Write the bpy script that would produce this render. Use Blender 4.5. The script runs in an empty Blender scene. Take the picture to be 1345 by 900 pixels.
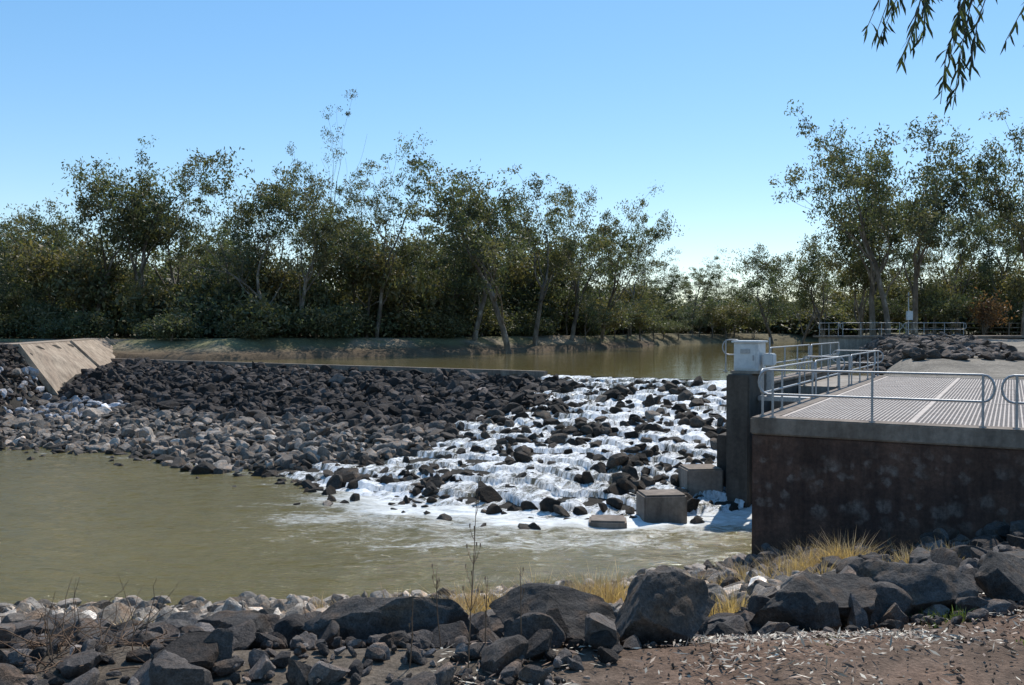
import bpy, bmesh, math, random
import numpy as np
from mathutils import Vector, Matrix
rng=np.random.default_rng(7); random.seed(7)
sc=bpy.context.scene
COL=sc.collection
# ------------------------------------------------------------ helpers
def link(o): COL.objects.link(o); return o
def empty(name,loc=(0,0,0)):
    o=bpy.data.objects.new(name,None); o.location=loc; o.empty_display_size=.3; return link(o)
def mesh_arr(name,V,F,cols=None,mats=(),mi=None,smooth=False,attrs=None):
    V=np.asarray(V,dtype=np.float32); me=bpy.data.meshes.new(name)
    if isinstance(F,np.ndarray): groups=[F]
    else: groups=[np.asarray(f) for f in F if len(f)]
    me.vertices.add(len(V)); me.vertices.foreach_set('co',V.ravel())
    li=np.concatenate([g.ravel() for g in groups]).astype(np.int32)
    tot=np.concatenate([np.full(len(g),g.shape[1]) for g in groups]).astype(np.int32)
    st=np.concatenate([[0],np.cumsum(tot)[:-1]]).astype(np.int32)
    me.loops.add(len(li)); me.loops.foreach_set('vertex_index',li)
    me.polygons.add(len(tot)); me.polygons.foreach_set('loop_start',st); me.polygons.foreach_set('loop_total',tot)
    for m in mats: me.materials.append(m)
    if mi is not None: me.polygons.foreach_set('material_index',np.asarray(mi,dtype=np.int32))
    me.update(calc_edges=True)
    me.polygons.foreach_set('use_smooth',np.full(len(tot),smooth))
    if cols is not None:
        a=me.color_attributes.new(name='col',type='FLOAT_COLOR',domain='POINT')
        c=np.ones((len(V),4),dtype=np.float32); c[:,:3]=cols; a.data.foreach_set('color',c.ravel())
    if attrs:
        for k,v in attrs.items():
            a=me.attributes.new(name=k,type='FLOAT',domain='POINT'); a.data.foreach_set('value',np.asarray(v,dtype=np.float32))
    return me
def obj(name,me,parent=None,loc=None):
    o=bpy.data.objects.new(name,me); link(o)
    if parent: o.parent=parent
    if loc is not None: o.location=loc
    return o
def ss(x,a,b):
    t=np.clip((np.asarray(x,dtype=float)-a)/(b-a),0,1); return t*t*(3-2*t)
_tab=np.random.default_rng(3).random((256,256))
def vn(x,y):
    xi=np.floor(x).astype(int); yi=np.floor(y).astype(int); fx=x-xi; fy=y-yi
    fx=fx*fx*(3-2*fx); fy=fy*fy*(3-2*fy)
    g=lambda i,j:_tab[i&255,j&255]
    return (g(xi,yi)*(1-fx)+g(xi+1,yi)*fx)*(1-fy)+(g(xi,yi+1)*(1-fx)+g(xi+1,yi+1)*fx)*fy
def fbm(x,y,o=4):
    s=0;a=.5
    for k in range(o): s=s+a*vn(x*2**k+17*k,y*2**k+9*k); a*=.5
    return s
# ------------------------------------------------------------ materials
class NB:
    def __init__(s,name):
        s.m=bpy.data.materials.new(name); s.m.use_nodes=True; s.t=s.m.node_tree; s.n=s.t.nodes; s.l=s.t.links
        s.p=s.n['Principled BSDF']; s.out=s.n['Material Output']; s.p.inputs['Specular IOR Level'].default_value=.3
        g=s.n.new('ShaderNodeNewGeometry'); s.pos=g.outputs['Position']
    def lk(s,a,b): s.l.new(a,b)
    def noise(s,scale,detail=5,rough=.6,vec=None,stretch=None,dist=0):
        n=s.n.new('ShaderNodeTexNoise'); n.inputs['Scale'].default_value=scale; n.inputs['Detail'].default_value=detail
        n.inputs['Roughness'].default_value=rough; n.inputs['Distortion'].default_value=dist
        v=vec or s.pos
        if stretch:
            mp=s.n.new('ShaderNodeMapping'); mp.inputs['Scale'].default_value=stretch[:3]
            if len(stretch)>3: mp.inputs['Rotation'].default_value=(0,0,stretch[3])
            s.lk(v,mp.inputs['Vector']); v=mp.outputs['Vector']
        s.lk(v,n.inputs['Vector']); return n.outputs['Fac']
    def ramp(s,fac,stops):
        r=s.n.new('ShaderNodeValToRGB'); e=r.color_ramp.elements
        while len(e)<len(stops): e.new(.5)
        for i,(p,c) in enumerate(stops):
            e[i].position=p; e[i].color=(c,c,c,1) if isinstance(c,(int,float)) else (*c,1)
        s.lk(fac,r.inputs['Fac']); return r.outputs['Color']
    def mix(s,fac,a,b,mode='MIX'):
        m=s.n.new('ShaderNodeMix'); m.data_type='RGBA'; m.blend_type=mode
        for v,i in ((fac,0),(a,6),(b,7)):
            if isinstance(v,(int,float)): m.inputs[i].default_value=v
            elif isinstance(v,tuple): m.inputs[i].default_value=(*v,1)
            else: s.lk(v,m.inputs[i])
        return m.outputs[2]
    def math(s,op,a,b=None,clamp=False):
        m=s.n.new('ShaderNodeMath'); m.operation=op; m.use_clamp=clamp
        for i,v in enumerate((a,b)):
            if v is None: continue
            if isinstance(v,(int,float)): m.inputs[i].default_value=v
            else: s.lk(v,m.inputs[i])
        return m.outputs[0]
    def attr(s,name,fac=False):
        a=s.n.new('ShaderNodeAttribute'); a.attribute_name=name; return a.outputs['Fac' if fac else 'Color']
    def bump(s,h,strength=.5,dist=.05,prev=None):
        b=s.n.new('ShaderNodeBump'); b.inputs['Strength'].default_value=strength; b.inputs['Distance'].default_value=dist
        s.lk(h,b.inputs['Height'])
        if prev: s.lk(prev,b.inputs['Normal'])
        return b.outputs['Normal']
    def base(s,c):
        if isinstance(c,tuple): s.p.inputs['Base Color'].default_value=(*c,1)
        else: s.lk(c,s.p.inputs['Base Color'])
    def rough(s,r):
        if isinstance(r,(int,float)): s.p.inputs['Roughness'].default_value=r
        else: s.lk(r,s.p.inputs['Roughness'])
    def nrm(s,n): s.lk(n,s.p.inputs['Normal'])

b=NB('ground_mat'); c=b.attr('col'); n1=b.noise(.35,6); n2=b.noise(6,8,.7); n3=b.noise(45,4,.7)
c=b.mix(1,c,b.ramp(n1,[(.3,.65),(.7,1.3)]),'MULTIPLY'); c=b.mix(1,c,b.ramp(n2,[(.3,.6),(.7,1.35)]),'MULTIPLY')
c=b.mix(1,c,b.ramp(n3,[(.3,.6),(.7,1.35)]),'MULTIPLY'); b.base(c); b.rough(.95); b.p.inputs['Specular IOR Level'].default_value=.1
b.nrm(b.bump(n3,.7,.02,b.bump(n2,.6,.07))); M_ground=b.m

b=NB('rock_mat'); c=b.attr('col'); n1=b.noise(3,6,.65); n2=b.noise(22,6,.75); n3=b.noise(80,4,.75)
c=b.mix(1,c,b.ramp(n1,[(.3,.6),(.7,1.4)]),'MULTIPLY'); c=b.mix(1,c,b.ramp(n2,[(.32,.55),(.68,1.45)]),'MULTIPLY')
c=b.mix(1,c,b.ramp(n3,[(.35,.7),(.65,1.3)]),'MULTIPLY')
rust=b.ramp(b.noise(5,4,.6),[(.50,0.),(.68,.7)]); c=b.mix(rust,c,b.mix(1,c,(1.6,1.15,.8),'MULTIPLY'))
b.base(c); b.rough(b.ramp(n2,[(.3,.75),(.7,.95)])); b.p.inputs['Specular IOR Level'].default_value=.2
b.nrm(b.bump(n3,.6,.012,b.bump(n2,.9,.035,b.bump(n1,.7,.12)))); M_rock=b.m

def concrete(name,base,stain,wet=None):
    b=NB(name); n1=b.noise(.8,6,.65); n2=b.noise(9,6,.7); n3=b.noise(2.5,5,.6,stretch=(1,1,.15))
    c=b.mix(b.ramp(n1,[(.35,0.),(.7,1.)]),base,stain); c=b.mix(1,c,b.ramp(n3,[(.35,.65),(.6,1.1)]),'MULTIPLY')
    c=b.mix(1,c,b.ramp(n2,[(.3,.75),(.7,1.2)]),'MULTIPLY'); b.base(c); b.rough(.9); b.nrm(b.bump(n2,.5,.02)); return b.m
M_conc=concrete('concrete_mat',(.34,.30,.25),(.24,.2,.16))
M_concw=concrete('wing_concrete_mat',(.40,.32,.24),(.27,.20,.145))
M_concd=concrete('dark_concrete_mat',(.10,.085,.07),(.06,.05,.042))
M_cope=concrete('coping_mat',(.26,.215,.175),(.17,.13,.1))
b=NB('stained_wall_mat'); n1=b.noise(1.2,6,.65); n2=b.noise(12,6,.75)
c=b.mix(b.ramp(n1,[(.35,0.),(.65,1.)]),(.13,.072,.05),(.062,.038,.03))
nz=b.n.new('ShaderNodeTexNoise'); nz.inputs['Scale'].default_value=6; nz.inputs['Detail'].default_value=4; b.lk(b.pos,nz.inputs['Vector'])
sv=b.n.new('ShaderNodeVectorMath'); sv.operation='SCALE'; sv.inputs['Scale'].default_value=.2; b.lk(nz.outputs['Color'],sv.inputs[0])
wv=b.n.new('ShaderNodeVectorMath'); wv.operation='ADD'; b.lk(b.pos,wv.inputs[0]); b.lk(sv.outputs[0],wv.inputs[1])
spot=None
for scv,th in ((2.1,.34),(3.4,.33)):
    vo=b.n.new('ShaderNodeTexVoronoi'); vo.inputs['Scale'].default_value=scv; b.lk(wv.outputs[0],vo.inputs['Vector'])
    sp=b.math('MULTIPLY',b.ramp(vo.outputs['Distance'],[(th-.08,1.),(th+.06,0.)]),b.ramp(b.noise(1.1*scv/2,2),[(.42,0.),(.54,1.)]))
    spot=sp if spot is None else b.math('MAXIMUM',spot,sp)
sx=b.n.new('ShaderNodeSeparateXYZ'); b.lk(b.pos,sx.inputs[0])
zz=b.math('MULTIPLY',sx.outputs['Z'],.25)
band=b.ramp(zz,[(.20,0.),(.32,1.),(.56,1.),(.66,.12)])
f=b.math('MULTIPLY',b.math('MULTIPLY',spot,band),.45); f=b.math('MULTIPLY',f,b.ramp(n2,[(.3,.4),(.6,1.)]))
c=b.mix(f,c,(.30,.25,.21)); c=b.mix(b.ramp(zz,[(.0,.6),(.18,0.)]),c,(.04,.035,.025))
c=b.mix(1,c,b.ramp(n2,[(.3,.65),(.7,1.3)]),'MULTIPLY'); c=b.mix(1,c,b.ramp(b.noise(2.5,6,.7,stretch=(1,1,.12)),[(.35,.6),(.6,1.15)]),'MULTIPLY'); b.base(c); b.rough(.9); b.nrm(b.bump(n2,.6,.03)); M_wall=b.m

b=NB('galvanised_mat'); n=b.noise(20,4); b.base(b.ramp(n,[(.3,(.27,.28,.29)),(.7,(.38,.39,.40))])); b.p.inputs['Metallic'].default_value=.5; b.rough(.5); M_metal=b.m
b=NB('grating_mat'); n=b.noise(2,5); b.base(b.ramp(n,[(.3,(.30,.25,.22)),(.7,(.41,.36,.32))])); b.p.inputs['Metallic'].default_value=.1; b.rough(.65); M_grate=b.m
b=NB('painted_cabinet_mat'); n=b.noise(6,5); b.base(b.ramp(n,[(.3,(.45,.47,.48)),(.7,(.6,.62,.62))])); b.rough(.5); M_cab=b.m
b=NB('bark_mat'); n=b.noise(1.6,6,.7,stretch=(1,1,.4)); b.base(b.ramp(n,[(.35,(.07,.055,.042)),(.53,(.16,.13,.10)),(.70,(.40,.36,.30))])); b.rough(.85); b.nrm(b.bump(n,.5,.05)); M_bark=b.m

def leafmat(name,gain=(1,1,1),tr=.3):
    b=NB(name); c=b.mix(1,b.attr('col'),gain,'MULTIPLY'); b.base(c); b.rough(.55); b.p.inputs['Specular IOR Level'].default_value=.3
    if tr:
        t=b.n.new('ShaderNodeBsdfTranslucent'); b.lk(b.mix(1,c,(1.4,1.45,.8),'MULTIPLY'),t.inputs['Color'])
        m=b.n.new('ShaderNodeMixShader'); m.inputs[0].default_value=tr; b.lk(b.p.outputs[0],m.inputs[1]); b.lk(t.outputs[0],m.inputs[2]); b.lk(m.outputs[0],b.out.inputs['Surface'])
    return b.m
M_leaf=leafmat('gum_leaf_mat',tr=.36); M_grass=leafmat('dry_grass_mat',tr=.35); M_litter=leafmat('litter_mat',tr=.0)

def water(name,c1,c2,scale,strength,rough,foam=False):
    b=NB(name); b.p.inputs['IOR'].default_value=1.33; b.p.inputs['Specular IOR Level'].default_value=.5
    c=b.mix(b.ramp(b.noise(.12,4),[(.35,0.),(.65,1.)]),c1,c2)
    w1=b.noise(scale,4,.55,stretch=(.6,1.3,1,.35)); w2=b.noise(scale*4.5,4,.6,stretch=(.7,1.2,1,.35)); nb=b.bump(w2,strength*.7,.04,b.bump(w1,strength,.2))
    b.rough(rough)
    if foam:
        a=b.attr('foam',True); n=b.noise(2.4,9,.78,stretch=(.7,1.5,1,.35),dist=1.5); n2=b.noise(.5,4,.6,stretch=(.5,1.6,1,.3))
        v=b.math('ADD',b.math('MULTIPLY',a,.50),b.math('MULTIPLY',b.math('ADD',b.math('MULTIPLY',n,.8),b.math('MULTIPLY',n2,.4)),.85))
        f=b.ramp(v,[(.71,0.),(1.0,1.)]); f=b.mix(1,f,b.ramp(a,[(.02,0.),(.2,1.)]),'MULTIPLY')
        c=b.mix(f,c,(.78,.80,.79)); b.rough(b.ramp(f,[(0.,rough),(1.,.7)])); nb=b.bump(n,.6,.05,nb)
    b.base(c); b.nrm(nb); return b.m
M_low=water('river_water_mat',(.125,.100,.032),(.16,.126,.042),1.6,.9,.08,True)
M_up=water('pool_water_mat',(.15,.118,.045),(.175,.14,.055),.9,.13,.04)
b=NB('whitewater_mat'); cx=b.n.new('ShaderNodeCombineXYZ'); b.lk(b.attr('sx',True),cx.inputs[0]); b.lk(b.attr('qx',True),cx.inputs[1]); fv=cx.outputs[0]
n=b.noise(2.0,9,.80,vec=fv,stretch=(1.5,.55,1),dist=.9); n2=b.noise(7,6,.8,vec=fv,stretch=(1.3,.6,1))
v=b.math('ADD',b.math('MULTIPLY',n,.75),b.math('MULTIPLY',n2,.40)); f0=b.math('ADD',v,b.math('MULTIPLY',b.attr('foam',True),.13))
f=b.ramp(f0,[(.555,0.),(.615,.42),(.70,1.)]); b.base(b.mix(f,(.10,.085,.045),(.88,.89,.89))); b.rough(b.ramp(f,[(0.,.08),(1.,.5)])); b.nrm(b.bump(n2,.6,.05,b.bump(n,.8,.12))); M_foam=b.m

# ------------------------------------------------------------ layout
CAMH=5.0
P0=np.array([-32.8,68.]); CD=np.array([.846,-.533]); ND=np.array([-.533,-.846])
A=np.array([5.2,19.2]); U=np.array([.871,-.491]); W=np.array([.491,.871])
def sq(X,Y):
    dx=X-P0[0]; dy=Y-P0[1]; return dx*CD[0]+dy*CD[1], dx*ND[0]+dy*ND[1]
def uv(X,Y):
    dx=X-A[0]; dy=Y-A[1]; return dx*U[0]+dy*U[1], dx*W[0]+dy*W[1]
def XY(s,q): return P0[0]+CD[0]*s+ND[0]*q, P0[1]+CD[1]*s+ND[1]*q
def toeq(s): return np.interp(s,[0,26,32,37,42,46,50,52.4,54.8,56.5,60],[20.5,20.4,19,19.4,20,21.2,20.9,20.6,19.1,17.5,17])
def ramp(s,q):
    tq=toeq(s); r=q/tq*20
    l=np.interp(r,[-1,0,1,10.5,14,19,22],[2.3,2.45,2.4,.85,.5,-.02,-.9])
    l2=np.interp(r,[-1,0,1,7,12,14,19,22],[2.3,2.45,2.45,2.1,1.0,.5,-.02,-.9]); w2=1-ss(s,11,18); l=l*(1-w2)+l2*w2
    g=np.interp(r,[-1,0,18.6,22],[2.3,2.42,.0,-.9])
    w=ss(s,30,42); return l*(1-w)+g*w
def shore(X):
    return np.where(X<5.2,np.interp(X,[-40,-9,-2.4,1.9,4.3,5.2],[15,15.8,16.3,17.2,18.6,19.25]),19.2-.563*(X-5.2))
def near(X,Y):
    S=np.maximum(shore(X),7.5); e=np.interp(X,[4.6,7,10,14],[-.05,.3,1.3,2.0]); t=(Y-5)/(S-5)
    gl=np.interp(t,[-1,0,.18,.45,.72,1,1.3],[1.02,1,.77,.47,.23,0,-.35])
    gr=np.interp(t,[-1,0,.18,.45,.72,1,1.3],[1.02,1,.86,.56,.24,0,-.35])
    w=ss(X,.5,4.5); return e+(3.2-e)*(gl*(1-w)+gr*w)
def Yb(X): return np.interp(X,[-200,-31,-26,-23,-15,-5,9,24,40,60,90,200],[66,66,65,63.8,71.7,80,100,133,155,168,175,180])
def Xl(Y): return np.interp(Y,[-30,25,38,45,52,60,70],[-30,-30,-28,-27,-27,-28.5,-30.8])
def Xr(Y): return np.interp(Y,[30,36,45,60,68,80,100,155,180],[13,15.8,17,22,25,30,38,58,90])
def height(X,Y,micro=True):
    X=np.asarray(X,float); Y=np.asarray(Y,float)
    s,q=sq(X,Y); u,v=uv(X,Y)
    z=np.where(q<0,1.2,-.9)
    inr=(q>=0)&(q<26); z=np.where(inr,np.maximum(z,ramp(s,q)),z)
    z=np.where((q<0)&(q>-1),2.3,z)
    n=fbm(X*.15,Y*.15,3)-.45
    d=(Y-Yb(X))*.75+1.2*(fbm(X*.4,Y*.1+4,2)-.38)
    zb=np.where(d<1.2,1.2+1.9*ss(d,-1,1.2),3.1+1.05*ss(d,1.2,6))+np.where(d>4,.5*n,0)
    z=np.where((q<-1),np.maximum(z,np.where(d>-1,zb,-9)),z)
    d=Xl(Y)-X; zl=-.9+4.85*np.clip((d+1.2)/2.6,0,1); z=np.where((Y<72),np.maximum(z,np.where(d>-1.2,zl,-9)),z)
    d=X-Xr(Y); top=np.interp(Y,[36,40,50,65],[3.0,3.1,3.95,4.25])
    zr=1.2+(top-1.2)*ss(d,-.5,3.5)+np.where(d>4,.3*n,0)
    z=np.where((q<-1)&(Y>30),np.maximum(z,np.where(d>-.5,zr,-9)),z)
    nb=near(X,Y); ok=(Y<shore(X)+3)&((u<0)|(v<.2)); z=np.where(ok,np.maximum(z,nb),z)
    z=np.where((u>.3)&(v>.2)&(v<20.4),2.5,z)
    z=np.where((u<=.3)&(u>-1.6)&(v>.5)&(v<22),-.9,z)
    if micro: z=z+.10*(fbm(X*1.3,Y*1.3,3)-.45)*((z>0)|(z<-.5))
    return z
def lines(a): 
    out=[]
    for lo,hi,st in a: out+=list(np.arange(lo,hi,st))
    return np.array(out)
xs=lines([(-60,-24,.6),(-24,-14,.4),(-14,14,.22),(14,36,.5),(36,80,1.4)])
ge=80*1.16**np.arange(0,27); xs=np.concatenate([-(60*1.16**np.arange(1,29))[::-1],xs,ge])
ys=lines([(-14,4,.8),(4,26,.2),(26,72,.4),(72,110,.9),(110,190,2)])
ys=np.concatenate([-(14*1.25**np.arange(1,22))[::-1],ys,190*1.15**np.arange(0,22)])
GX,GY=np.meshgrid(xs,ys); GZ=height(GX,GY)
ny,nx=GX.shape
idx=np.arange(nx*ny).reshape(ny,nx)
def gridF(idx): return np.stack([idx[:-1,:-1],idx[:-1,1:],idx[1:,1:],idx[1:,:-1]],-1).reshape(-1,4)
s_,q_=sq(GX,GY); u_,v_=uv(GX,GY)
C=np.zeros((ny,nx,3)); C[:]=(.15,.12,.075)
def setc(m,c): 
    m=np.asarray(m,float)[...,None]; C[:]=C*(1-m)+np.array(c)*m
setc(GZ<1.0,(.07,.06,.035))
setc((q_<-1)&(GY>45),(.13,.095,.062))
setc(ss(GZ,3.1,3.7)*(q_<-1)*(GX<30),(.16,.15,.08))
setc(ss(fbm(GX*.3,GY*.3,3),.42,.55)*ss(GZ,3.1,3.7)*(q_<-1),(.26,.21,.15))
setc((q_>=-1)&(q_<24)&(GY>19),(.05,.045,.038))
nbm=(GY<shore(GX)+1)&(GY<20)
DX=[-3,.2,1,1.6,2.2,3,4,6]; DY=[3.2,4.4,5.3,5.8,6.0,6.2,6.6,7.6]
setc(nbm,(.11,.09,.07)); setc(nbm*ss(GX,-.2,1.2)*(1-ss(GY-np.interp(GX,DX,DY),-.2,2.0)),(.17,.112,.08))
setc(nbm*ss(fbm(GX*1.1+4,GY*1.1,3),.42,.55)*.6*ss(GX,-.2,1.2),(.12,.09,.068))
setc((GX>Xr(GY)+1)&(GY>36)&(GY<75),(.25,.22,.18)); 
setc((GY>75)&(GX>20),(.13,.11,.065))
me=mesh_arr('ground',np.stack([GX,GY,GZ],-1).reshape(-1,3),gridF(idx),C.reshape(-1,3),[M_ground],smooth=True); obj('ground',me)

# ------------------------------------------------------------ water
def sheet(name,x,y,zf,mat,foam=None,keep=None):
    X,Y=np.meshgrid(x,y); Z=zf(X,Y); i=np.arange(X.size).reshape(X.shape); F=gridF(i)
    if keep is not None:
        k=keep(X,Y).ravel(); F=F[k[F].all(1)]
    me=mesh_arr(name,np.stack([X,Y,Z],-1).reshape(-1,3),F,None,[mat],smooth=True,attrs={'foam':foam(X,Y).ravel()} if foam else None)
    return obj(name,me)
def lowfoam(X,Y):
    s,q=sq(X,Y); d=q-toeq(s)+1.8*(fbm(X*.7,Y*.7,3)-.45)
    base=ss(s,40,49)*(1-ss(d,-.6,3.0))*.9
    tail=ss(s,38,50)*(1-ss(d,.5,9))*.56
    left=.36*(1-ss(d,0,1.2))*ss(s,20,30)
    return np.maximum(np.maximum(base,tail),left)
sheet('river_water',np.arange(-60,16,.13),np.arange(5,62,.13),lambda X,Y:0*X+.06*(fbm(X*.8,Y*1.3,3)-.45)+.20*(fbm(X*1.3+3,Y*2.0,4)-.45)*ss(X,-9,1)+.035*(fbm(X*3,Y*5,2)-.4),M_low,lowfoam,keep=lambda X,Y:sq(X,Y)[1]>4)
sheet('weir_pool_water',np.concatenate([np.arange(-45,60,1.),60*1.1**np.arange(1,14)]),np.concatenate([np.arange(30,200,.5)]),lambda X,Y:0*X+2.6,M_up,keep=lambda X,Y:(sq(X,Y)[1]<.3)&(Y<190))
S,Q=np.meshgrid(np.arange(31,64,.08),np.arange(-.25,24,.08)); X,Y=XY(S,Q)
sl=np.interp(Q,[0,6,14,18,22],[41,42.2,42.6,41.4,41])+6.5*(fbm(Q*.45,S*.10,3)-.42)
m=ss(S,sl-3,sl+2.0)
Z=ramp(S,np.clip(Q,-.1,30))+.07+.22*(fbm(S*.9,Q*.5,3)-.45)+.38*(fbm(S*2.6,Q*1.3,4)-.42)-(1-m)*.42
step=.16*((Q*.75+2.2*fbm(S*.35,Q*0+1,2))%1.0-.5); Z+=step*m
Z=np.where(Q<.5,2.6-(Q+.25)*.12,Z); Z=np.where(S<40.8,np.minimum(Z,ramp(S,Q)+.05-.3*(Q<1.5)),Z)
te=ss(Q-toeq(S)+1.6*(fbm(S*.5,Q*.3+2,3)-.45),-1.6,.6); Z=np.where(te>0,np.maximum(Z,.02)*(1-te)+(-.22)*te,Z)
uu,vv=uv(X,Y)
k=(uu<-1.5)&(m>.02); F=gridF(np.arange(X.size).reshape(X.shape)); F=F[k.ravel()[F].all(1)]
obj('whitewater',mesh_arr('whitewater',np.stack([X,Y,Z],-1).reshape(-1,3),F,None,[M_foam],smooth=True,attrs={'foam':(m*(.40+1.35*(fbm(S*.35+9,Q*.25,3)-.3))).ravel(),'sx':S.ravel(),'qx':Q.ravel()}))

# ------------------------------------------------------------ rocks
def ico(sub):
    bm=bmesh.new(); bmesh.ops.create_icosphere(bm,subdivisions=sub,radius=1)
    V=np.array([v.co[:] for v in bm.verts]); F=np.array([[v.index for v in f.verts] for f in bm.faces]); bm.free(); return V,F
ICO={k:ico(k) for k in (2,3,4,5)}
def template(sub,r,nz=.04,cuts=13):
    V,F=ICO[sub]; V=V.copy()
    for _ in range(cuts):
        n=r.normal(size=3); n/=np.linalg.norm(n); o=r.uniform(.42,.78)
        d=np.maximum(0,V@n-o); V-=d[:,None]*n
    for f in (2.2,5,11):
        ph=r.uniform(0,6,3); V+=V*(nz/f*2.2*(np.sin(V@r.normal(size=3)*f+ph[0])+np.sin(V@r.normal(size=3)*f+ph[1])))[:,None]
    return V,F
TPL={k:[template(k,np.random.default_rng(100+k*50+i)) for i in range(18)] for k in (2,3,4)}
def rotm(r,n,tilt=.5):
    a=r.uniform(0,2*math.pi,n); b=r.normal(0,tilt,n); c=r.normal(0,tilt,n)
    ca,sa,cb,sb,cc,sc_=np.cos(a),np.sin(a),np.cos(b),np.sin(b),np.cos(c),np.sin(c)
    z=np.zeros(n);o=np.ones(n)
    Rz=np.stack([ca,-sa,z,sa,ca,z,z,z,o],-1).reshape(n,3,3); Rx=np.stack([o,z,z,z,cb,-sb,z,sb,cb],-1).reshape(n,3,3); Ry=np.stack([cc,z,sc_,z,o,z,-sc_,z,cc],-1).reshape(n,3,3)
    return Rz@Rx@Ry
def rockmass(name,P,size,cols,sub,r,flat=(.5,.85),sharp=False,tilt=.35):
    n=len(P); R=rotm(r,n,tilt); sc3=np.stack([r.uniform(.85,1.4,n),r.uniform(.65,1.0,n),r.uniform(*flat,n)],-1)*size[:,None]*.5/.75
    Vs=[];Fs=[];Cs=[];off=0; ti=r.integers(0,18,n)
    for t in range(18):
        k=np.where(ti==t)[0]
        if not len(k): continue
        V,F=TPL[sub][t]; W_=np.einsum('nij,nvj->nvi',R[k],V[None]*sc3[k][:,None,:])+P[k][:,None,:]
        Vs.append(W_.reshape(-1,3)); Fs.append((F[None]+(np.arange(len(k))*len(V))[:,None,None]+off).reshape(-1,3)); off+=len(k)*len(V)
        Cs.append(np.repeat(cols[k],len(V),axis=0))
    me=mesh_arr(name,np.concatenate(Vs),np.concatenate(Fs),np.concatenate(Cs),[M_rock],smooth=sharp)
    if sharp: me.set_sharp_from_angle(angle=math.radians(24))
    return me
def scatter(r,n,x0,x1,y0,y1): return r.uniform(x0,x1,n),r.uniform(y0,y1,n)
r=np.random.default_rng(11)
def jit(a0,a1,b0,b1,st,r,j=.48):
    a,b_=np.meshgrid(np.arange(a0,a1,st),np.arange(b0,b1,st)); return (a+r.uniform(-j,j,a.shape)*st).ravel(),(b_+r.uniform(-j,j,a.shape)*st).ravel()
s1,q1=jit(-2,62,.35,23,.36,r)
x1,y1=XY(s1,q1); u1,v1=uv(x1,y1)
fl=np.interp(q1,[0,6,14,18,22],[41,42.2,42.6,41.4,41])+6.5*(fbm(q1*.45,s1*.10,3)-.42); wet=ss(s1,fl-1.5,fl+3.0)
tq=toeq(s1)+1.6*(fbm(s1*.6,q1*0+3,2)-.30)*1.6-.4
clump=fbm(s1*.75+5,q1*.55,3)
pk=1-wet*(1-(.20+.50*ss(clump,.37,.53))); pk=np.where(q1>tq,np.where(s1>38,.22,.12)*np.exp(-(q1-tq)*1.6),pk)
k=(r.random(len(s1))<pk)&(u1<-2.15)&(x1>Xl(y1)-1.0)&((q1>.5))&((y1<50.8)|(x1>Xl(y1)+.75))
s1,q1,x1,y1,wet,tq=s1[k],q1[k],x1[k],y1[k],wet[k],tq[k]; n=len(s1)
sz=np.exp(r.normal(math.log(.42),.34,n)); sz=np.where(q1>13,sz*.85,sz); sz=np.clip(sz,.2,1.0); sz=np.where(wet>.5,np.clip(sz*.9,.22,.72),sz)
z1=height(x1,y1,False)+sz*np.where(wet>.5,.18,.12)+.12*(fbm(s1*.5,q1*.7,2)-.4)*(wet<.5); z1=np.where(q1>tq-1.6,np.maximum(z1,-.03*np.ones(n)),z1); z1=np.where((q1<1.0)&(s1<41),np.minimum(z1,2.4),z1)
sz=np.where(q1>tq,np.minimum(sz,.4),sz)
apr=ss(q1+2.5*(fbm(s1*.2,q1*.2,2)-.45),10.0,14.0)*(1-wet)
tone=np.exp(r.normal(0,.42,n))
dark=np.array([.042,.036,.033]); pale=np.array([.19,.165,.14]); wetc=np.array([.05,.042,.034])
c=dark*(1-apr[:,None])+pale*apr[:,None]; c=c*(1-wet[:,None])+wetc*wet[:,None]
pl=((s1<22)&(q1>10.5)&(q1<15)&(r.random(n)<.5)); c[pl]=(.24,.25,.27)
far_pale=(r.random(n)<.06); c[far_pale]*=2.2
c=c*tone[:,None]; c=c*(1-.6*((q1>tq-.8)&(wet<.5))[:,None])
P=np.stack([x1,y1,z1],-1); f=y1>44
grp=empty('rock_ramp_weir')
me=rockmass('upper_rocks',P[f],sz[f],c[f],2,r,flat=(.55,.95),tilt=.7); obj('upper_rocks',me,grp)
me=rockmass('lower_rocks',P[~f],sz[~f],c[~f],3,r,flat=(.5,.9),tilt=.5); obj('lower_rocks',me,grp)
n=1300; y=r.uniform(36,50.6,n); x=Xl(y)-r.uniform(-1.2,2.2,n); z=height(x,y,False)+.03
me=rockmass('rock',np.stack([x,y,z],-1),r.uniform(.25,.5,n),(np.array([.05,.042,.038])*np.exp(r.normal(0,.35,(n,1)))),2,r); obj('stone_bank_pitching',me)
n=620; y=r.uniform(44,66,n); x=Xr(y)+r.uniform(.2,9,n)*1.0; z=height(x,y,False)+.12
me=rockmass('rock',np.stack([x,y,z],-1),r.uniform(.35,.8,n),np.array([.09,.075,.065])*np.exp(r.normal(0,.5,(n,1))),2,r); obj('bank_riprap',me)

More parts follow.
